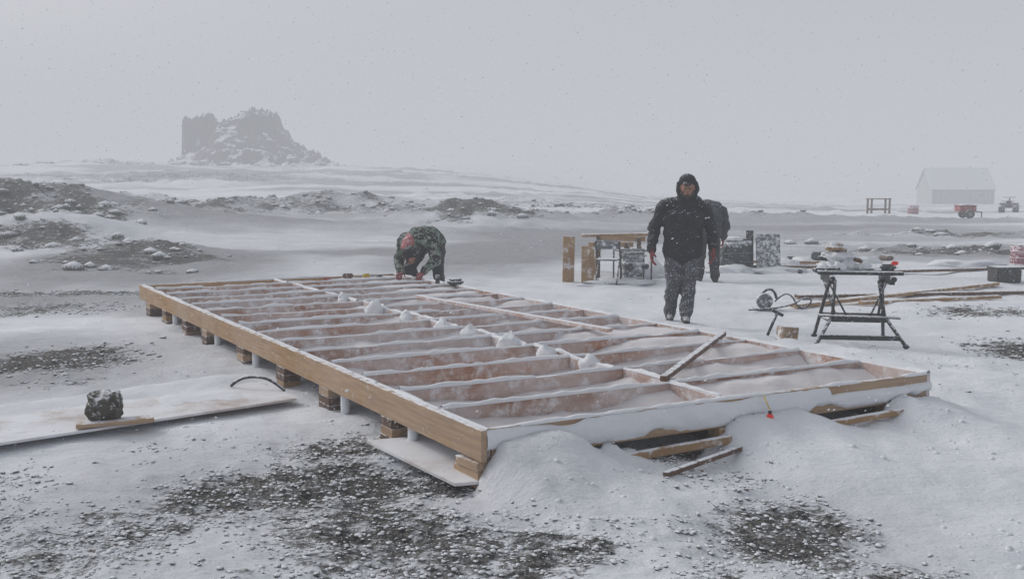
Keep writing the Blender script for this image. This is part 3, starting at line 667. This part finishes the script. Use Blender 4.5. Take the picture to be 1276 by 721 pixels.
def body(name,segs,loc,rz,voxel=.0095,fold=.016):
    cs=[];fs=[];off=0
    for (lab,p0,p1,r0,r1,sc) in segs:
        L=(p1-p0).length;rm=min(r0,r1);n=max(1,int(L/(rm*.22)))
        bv,bf=ICO[3 if rm>.05 else 2]
        for k in range(n+1):
            t=k/n;r=r0+(r1-r0)*t
            cs.append(bv*(r*np.array(sc))+np.array(p0.lerp(p1,t)));fs.append(bf+off);off+=len(bv)
    o=obj(name,fastmesh(name,np.concatenate(cs),np.concatenate(fs)))
    rm=o.modifiers.new('r','REMESH');rm.mode='VOXEL';rm.voxel_size=voxel
    sm=o.modifiers.new('s','SMOOTH');sm.factor=.5;sm.iterations=3
    dg=bpy.context.evaluated_depsgraph_get();me2=bpy.data.meshes.new_from_object(o.evaluated_get(dg))
    o.modifiers.clear();o.data=me2;me2.name=name
    n=len(me2.vertices);co=np.empty(n*3);me2.vertices.foreach_get('co',co);co=co.reshape(-1,3)
    nr=np.empty(n*3);me2.vertices.foreach_get('normal',nr);nr=nr.reshape(-1,3)
    def lab_of(pts):
        best=np.full(len(pts),1e9);bi=np.zeros(len(pts),int)
        for k,(lab,p0,p1,r0,r1,sc) in enumerate(segs):
            s=np.array(sc);a=np.array(p0)/s;b=np.array(p1)/s;p=pts/s;d=b-a;dd=max(1e-9,d@d)
            t=np.clip(((p-a)@d)/dd,0,1);dist=np.linalg.norm(p-(a+t[:,None]*d),axis=1)/(r0+(r1-r0)*t)
            m_=dist<best;best[m_]=dist[m_];bi[m_]=k
        return bi
    li=lab_of(co);labs=[s[0] for s in segs]
    isc=np.array([l in('coat','coat2','camo','redc','trouser','dtrouser') for l in labs])[li]
    p=co
    d=(vn3(p[:,0]*9+p[:,2]*4,p[:,1]*9,p[:,2]*13,3)-.5)*1.0+(vn3(p[:,0]*20,p[:,1]*20,p[:,2]*30-p[:,0]*12,4)-.5)*.5
    co=co+nr*(d*fold*2*isc)[:,None]
    me2.vertices.foreach_set('co',co.ravel())
    um=sorted(set(labs));me2.materials.clear()
    for l in um: me2.materials.append(PM[l])
    nf=len(me2.polygons);fc=np.empty(nf*3);me2.polygons.foreach_get('center',fc);fl=lab_of(fc.reshape(-1,3))
    me2.polygons.foreach_set('material_index',np.array([um.index(l) for l in labs])[fl].astype(np.int32))
    me2.polygons.foreach_set('use_smooth',[True]*nf);me2.update()
    return o
def hand(lab,w,dirn,palm,thumb,curl=.5,k=1.0):
    w=Vector(w);d=Vector(dirn).normalized();t=(Vector(thumb)-d*Vector(thumb).dot(d)).normalized();pn=Vector(palm);pn=(pn-d*pn.dot(d)-t*pn.dot(t)).normalized()
    out=[]
    for s in(-.028,-.009,.01,.029): out.append(seg(lab,w+t*s*.8*k,w+d*.085*k+t*s*k,.021*k,.017*k))
    for s,l in zip((.036,.013,-.011,-.034),(.072,.082,.076,.058)):
        b=w+d*.09*k+t*s*k;m1=b+(d*(1-.25*curl)+pn*.35*curl).normalized()*l*.45*k
        m2=m1+(d*(1-.6*curl)+pn*.9*curl).normalized()*l*.33*k;m3=m2+(d*(1-1.0*curl)+pn*1.2*curl).normalized()*l*.3*k
        out+= [seg(lab,b,m1,.0115*k,.011*k),seg(lab,m1,m2,.011*k,.0105*k),seg(lab,m2,m3,.0105*k,.0095*k)]
    b=w+d*.025*k+t*.028*k;m1=b+(t*.8+d*.5+pn*.3).normalized()*.045*k;m2=m1+(t*.25+d*.8+pn*.5).normalized()*.035*k
    out+=[seg(lab,b,m1,.015*k,.013*k),seg(lab,m1,m2,.013*k,.011*k)]
    return out
def head_parts(E,c,f,up,scale=1):
    c=Vector(c);f=Vector(f).normalized();up=Vector(up);up=(up-f*up.dot(f)).normalized();r=f.cross(up)
    for s in(-1,1):
        bm=bmesh.new();bmesh.ops.create_uvsphere(bm,u_segments=12,v_segments=8,radius=.012)
        o=bm_obj('eye_%d'%s,bm,M['black'],E,True);o.location=c+f*.098+r*s*.031+up*.008
def headsegs(c,f,up,hood='hat',beard=True):
    c=Vector(c);f=Vector(f).normalized();up=Vector(up);up=(up-f*up.dot(f)).normalized();r=f.cross(up)
    o=[seg('skin',c+up*.01,c+up*.02,.088,.088,(.93,1.08,1.2)),
       seg('skin',c+f*.045-up*.06,c+f*.05-up*.065,.052,.05),
       seg('skin',c+f*.098+up*.012,c+f*.118-up*.022,.011,.017),
       seg('skin',c+f*.085+r*.03+up*.03,c+f*.085-r*.03+up*.03,.018,.018),
       seg('skin',c+f*.075+r*.042-up*.02,c+f*.075+r*.04-up*.02,.022,.022),seg('skin',c+f*.075-r*.042-up*.02,c+f*.075-r*.04-up*.02,.022,.022),
       seg('skin',c+f*.097+r*.018-up*.048,c+f*.097-r*.018-up*.048,.009,.009),
       seg('skin',c+r*.088,c+r*.088-up*.02,.018,.014),seg('skin',c-r*.088,c-r*.088-up*.02,.018,.014)]
    if beard: o+=[seg('beard',c+f*.075-up*.085,c+f*.06-up*.095,.035,.04),seg('beard',c+f*.05+r*.055-up*.06,c+f*.06+r*.04-up*.085,.028,.026),seg('beard',c+f*.05-r*.055-up*.06,c+f*.06-r*.04-up*.085,.028,.026)]
    hd_='coat' if hood=='hat' else hood
    o+=[seg(hood,c-f*.02+up*.065,c-f*.02+up*.07,.098,.095,(1.05,1.12,.9)),
        seg(hood,c+f*.07+up*.06,c+f*.125+up*.052,.022,.014,(2.6,1,.7)) if abs(f.y)>.6 else seg(hood,c+f*.07+up*.06,c+f*.11+up*.05,.03,.02),
        seg(hd_,c-f*.055+up*.0,c-f*.05-up*.06,.105,.115),
        seg(hd_,c-f*.02+r*.095+up*.03,c-f*.0+r*.08-up*.09,.038,.045),seg(hd_,c-f*.02-r*.095+up*.03,c-f*.0-r*.08-up*.09,.038,.045)]
    return o
def leg(lab,h,k,a,toe,r=(.115,.092,.078)):
    h,k,a,toe=map(Vector,(h,k,a,toe))
    return [seg(lab,h,k,r[0],r[1]),seg(lab,k,a+Vector((0,0,.05)),r[1],r[2]),seg('boot',a+Vector((0,0,.05)),a,.066,.060),
            seg('boot',a+(toe-a)*-.12,toe,.052,.046,(1,1,.9)),]
def arm(lab,s,e,w,r=(.09,.076,.058)):
    s,e,w=map(Vector,(s,e,w));return [seg(lab,s,e,r[0],r[1]),seg(lab,e,w,r[1],r[2])]
# walker in black parka, facing the camera
E=empty('person',(2.07,12.05,gz(2.07,12.05)-.01),math.radians(-4))
hc=(.03,-.11,1.645)
sg=[seg('coat',(-.005,0,.86),(0,0,1.0),.168,.165,(1.45,1.0,1)),seg('coat',(0,0,1.0),(0,-.01,1.25),.165,.178,(1.40,.95,1)),seg('coat',(0,-.01,1.25),(0,-.01,1.38),.178,.14,(1.5,.9,1)),
    seg('coat',(-.15,0,1.43),(.15,0,1.43),.10,.10),seg('coat',(0,-.02,1.45),(.01,-.05,1.53),.11,.095)]
sg+=arm('coat',(-.24,0,1.40),(-.345,.05,1.13),(-.375,-.03,.90))+arm('coat',(.24,0,1.40),(.345,.05,1.13),(.36,-.04,.92))
sg+=leg('trouser',(-.11,0,.86),(-.115,-.07,.48),(-.135,.07,.07),(-.15,-.10,.045))+leg('trouser',(.09,0,.86),(.075,-.06,.48),(.035,-.12,.07),(.03,-.30,.045))
sg+=hand('glove',(-.377,-.04,.885),(.02,-.1,-1),(.8,.3,0),(.1,-1,0),.55,1.15)+hand('glove',(.362,-.05,.905),(-.02,-.1,-1),(-.8,.3,0),(-.1,-1,0),.6,1.15)
sg+=headsegs(hc,(-.08,-1,-.25),(0,0,1))
o=body('body',sg,None,0);o.parent=E;head_parts(E,hc,(-.08,-1,-.25),(0,0,1))
# second worker behind him, stooping with his back turned
E=empty('person',(3.38,17.2,gz(3.38,17.2)-.01),math.radians(168))
hc=(0,-.46,1.22)
sg=[seg('coat2',(0,.08,.86),(0,-.02,1.08),.175,.18,(1.35,1,1)),seg('coat2',(0,-.02,1.08),(0,-.20,1.27),.18,.155,(1.4,1,1)),seg('coat2',(-.15,-.21,1.28),(.15,-.21,1.28),.10,.10),seg('coat2',(0,-.26,1.28),(0,-.38,1.27),.09,.08)]
sg+=arm('coat2',(-.23,-.21,1.24),(-.30,-.20,.97),(-.26,-.34,.76))+arm('coat2',(.23,-.21,1.24),(.30,-.20,.97),(.26,-.34,.76))
sg+=leg('dtrouser',(-.1,.1,.84),(-.12,.0,.47),(-.14,.12,.07),(-.16,-.06,.045))+leg('dtrouser',(.1,.1,.84),(.12,.03,.47),(.13,.16,.07),(.15,-.02,.045))
sg+=hand('glove',(-.26,-.35,.75),(0,-.3,-1),(1,0,0),(0,-1,.3),.7,1.1)+hand('glove',(.26,-.35,.75),(0,-.3,-1),(-1,0,0),(0,-1,.3),.7,1.1)
sg+=[(('coat2' if s_[0]=='coat' else s_[0]),)+s_[1:] for s_ in headsegs(hc,(0,-1,-.8),(0,-.6,1))]
o=body('body',sg,None,0);o.parent=E;head_parts(E,hc,(0,-1,-.8),(0,-.6,1))
# person bent double at the far corner of the frame
E=empty('person',(-1.31,14.62,gz(-1.33,14.62)+.02),math.radians(-12))
hc=(-.06,-.42,.66)
sg=[seg('camo',(.06,.22,.86),(.03,.0,.92),.155,.165,(1.35,1,1)),seg('camo',(.03,.0,.92),(0,-.20,.90),.165,.155,(1.4,1,1)),seg('camo',(0,-.20,.86),(.16,-.22,.86),.12,.11),seg('redc',(-.08,-.24,.89),(-.12,-.32,.80),.115,.10),
    seg('camo',(-.18,-.15,.88),(-.22,-.22,.82),.12,.11),seg('camo',(-.02,-.26,.80),(-.05,-.34,.73),.09,.08)]
sg+=arm('camo',(-.2,-.24,.80),(-.27,-.30,.58),(-.20,-.47,.44))+arm('camo',(.22,-.24,.82),(.28,-.28,.60),(.14,-.46,.44))
sg+=leg('dtrouser',(-.06,.25,.80),(-.2,-.02,.46),(-.18,.22,.07),(-.22,.05,.045))+leg('dtrouser',(.16,.25,.80),(.22,.0,.46),(.2,.25,.07),(.22,.07,.045))
sg+=hand('glove',(-.2,-.48,.435),(0.2,-1,-.55),(0,0,-1),(1,0,0),.3,1.05)+hand('glove',(.14,-.47,.435),(-.2,-1,-.55),(0,0,-1),(-1,0,0),.3,1.05)
sg+=[(('dtrouser' if s_[0]=='coat' else s_[0]),)+s_[1:] for s_ in headsegs(hc,(-.1,-.55,-1),(-.1,-1,.5),'hat',False)]
o=body('body',sg,None,0);o.parent=E;head_parts(E,hc,(-.1,-.55,-1),(-.1,-1,.5))

# ------------------------------------------------------------ falling snow
def flakes():
    n=15000
    r=1.5+30*rng.random(n)**.75;th=rng.uniform(-.62,.62,n)
    x=r*np.sin(th);y=r*np.cos(th);z=rng.uniform(.02,1,n)*(1+r*.33)
    s=rng.uniform(.0016,.0046,n)*(.5+.052*r)
    b=np.array([(1,0,0),(-1,0,0),(0,1,0),(0,-1,0),(0,0,1),(0,0,-1)],float)
    f=np.array([(0,2,4),(2,1,4),(1,3,4),(3,0,4),(2,0,5),(1,2,5),(3,1,5),(0,3,5)])
    st=np.stack([s*1.7,s,s],-1)
    bb=b[None]*st[:,None,:];tl=.35
    co=(np.stack([bb[:,:,0],bb[:,:,1],bb[:,:,2]+bb[:,:,0]*tl],-1)+np.stack([x,y,z],-1)[:,None,:]).reshape(-1,3)
    fa=(f[None]+(np.arange(n)*6)[:,None,None]).reshape(-1,3)
    obj('falling_snow',fastmesh('falling_snow',co,fa),'flake')
flakes()

# ------------------------------------------------------------ fog
FD=.0062;FL=(.535,.552,.597)
bm=bmesh.new();bmesh.ops.create_cube(bm,size=1)
for v in bm.verts: v.co=Vector((v.co.x*3000,v.co.y*3000,(v.co.z+.5)*66-6))
fo=bm_obj('fog',bm)
m=bpy.data.materials.new('glowing_snow_fog');m.use_nodes=True;nt=m.node_tree
for n in list(nt.nodes):
    if n.type!='OUTPUT_MATERIAL': nt.nodes.remove(n)
out=[n for n in nt.nodes if n.type=='OUTPUT_MATERIAL'][0]
va=N(nt,'ShaderNodeVolumeAbsorption');va.inputs['Color'].default_value=(0,0,0,1);va.inputs['Density'].default_value=FD
em=N(nt,'ShaderNodeEmission');em.inputs['Color'].default_value=(*FL,1);em.inputs['Strength'].default_value=FD  # blowing-snow fog glows by itself, standing in for daylight scattered in it
ad=N(nt,'ShaderNodeAddShader');nt.links.new(va.outputs[0],ad.inputs[0]);nt.links.new(em.outputs[0],ad.inputs[1]);nt.links.new(ad.outputs[0],out.inputs['Volume'])
fo.data.materials.append(m)

# ------------------------------------------------------------ sky, sun, camera
w=bpy.data.worlds.new('World');S.world=w;w.use_nodes=True;nt=w.node_tree;bg=nt.nodes['Background']
sk=N(nt,'ShaderNodeTexSky');sk.sky_type='NISHITA';sk.sun_disc=False;sk.sun_elevation=math.radians(34);sk.sun_rotation=math.radians(-60)
sk.air_density=1;sk.dust_density=5;sk.ozone_density=1
hs=N(nt,'ShaderNodeHueSaturation');hs.inputs['Saturation'].default_value=.32;nt.links.new(sk.outputs[0],hs.inputs['Color'])
nt.links.new(hs.outputs[0],bg.inputs['Color']);bg.inputs['Strength'].default_value=.118
sl=bpy.data.lights.new('sun','SUN');sl.energy=1.3;sl.angle=math.radians(18);sl.color=(1,.99,.975)
so=bpy.data.objects.new('sun',sl);COL.objects.link(so)
az=math.radians(-60);el=math.radians(34)
sd=Vector((math.sin(az)*math.cos(el),math.cos(az)*math.cos(el),math.sin(el)))
so.rotation_euler=sd.to_track_quat('Z','Y').to_euler();so.location=(0,0,50)
cd=bpy.data.cameras.new('camera');cam=bpy.data.objects.new('camera',cd);COL.objects.link(cam)
cam.location=(0,0,1.73);cam.rotation_euler=(math.radians(90-6.24),0,0);cd.lens=35;cd.sensor_width=36;cd.clip_end=4000;cd.clip_start=.05
S.camera=cam
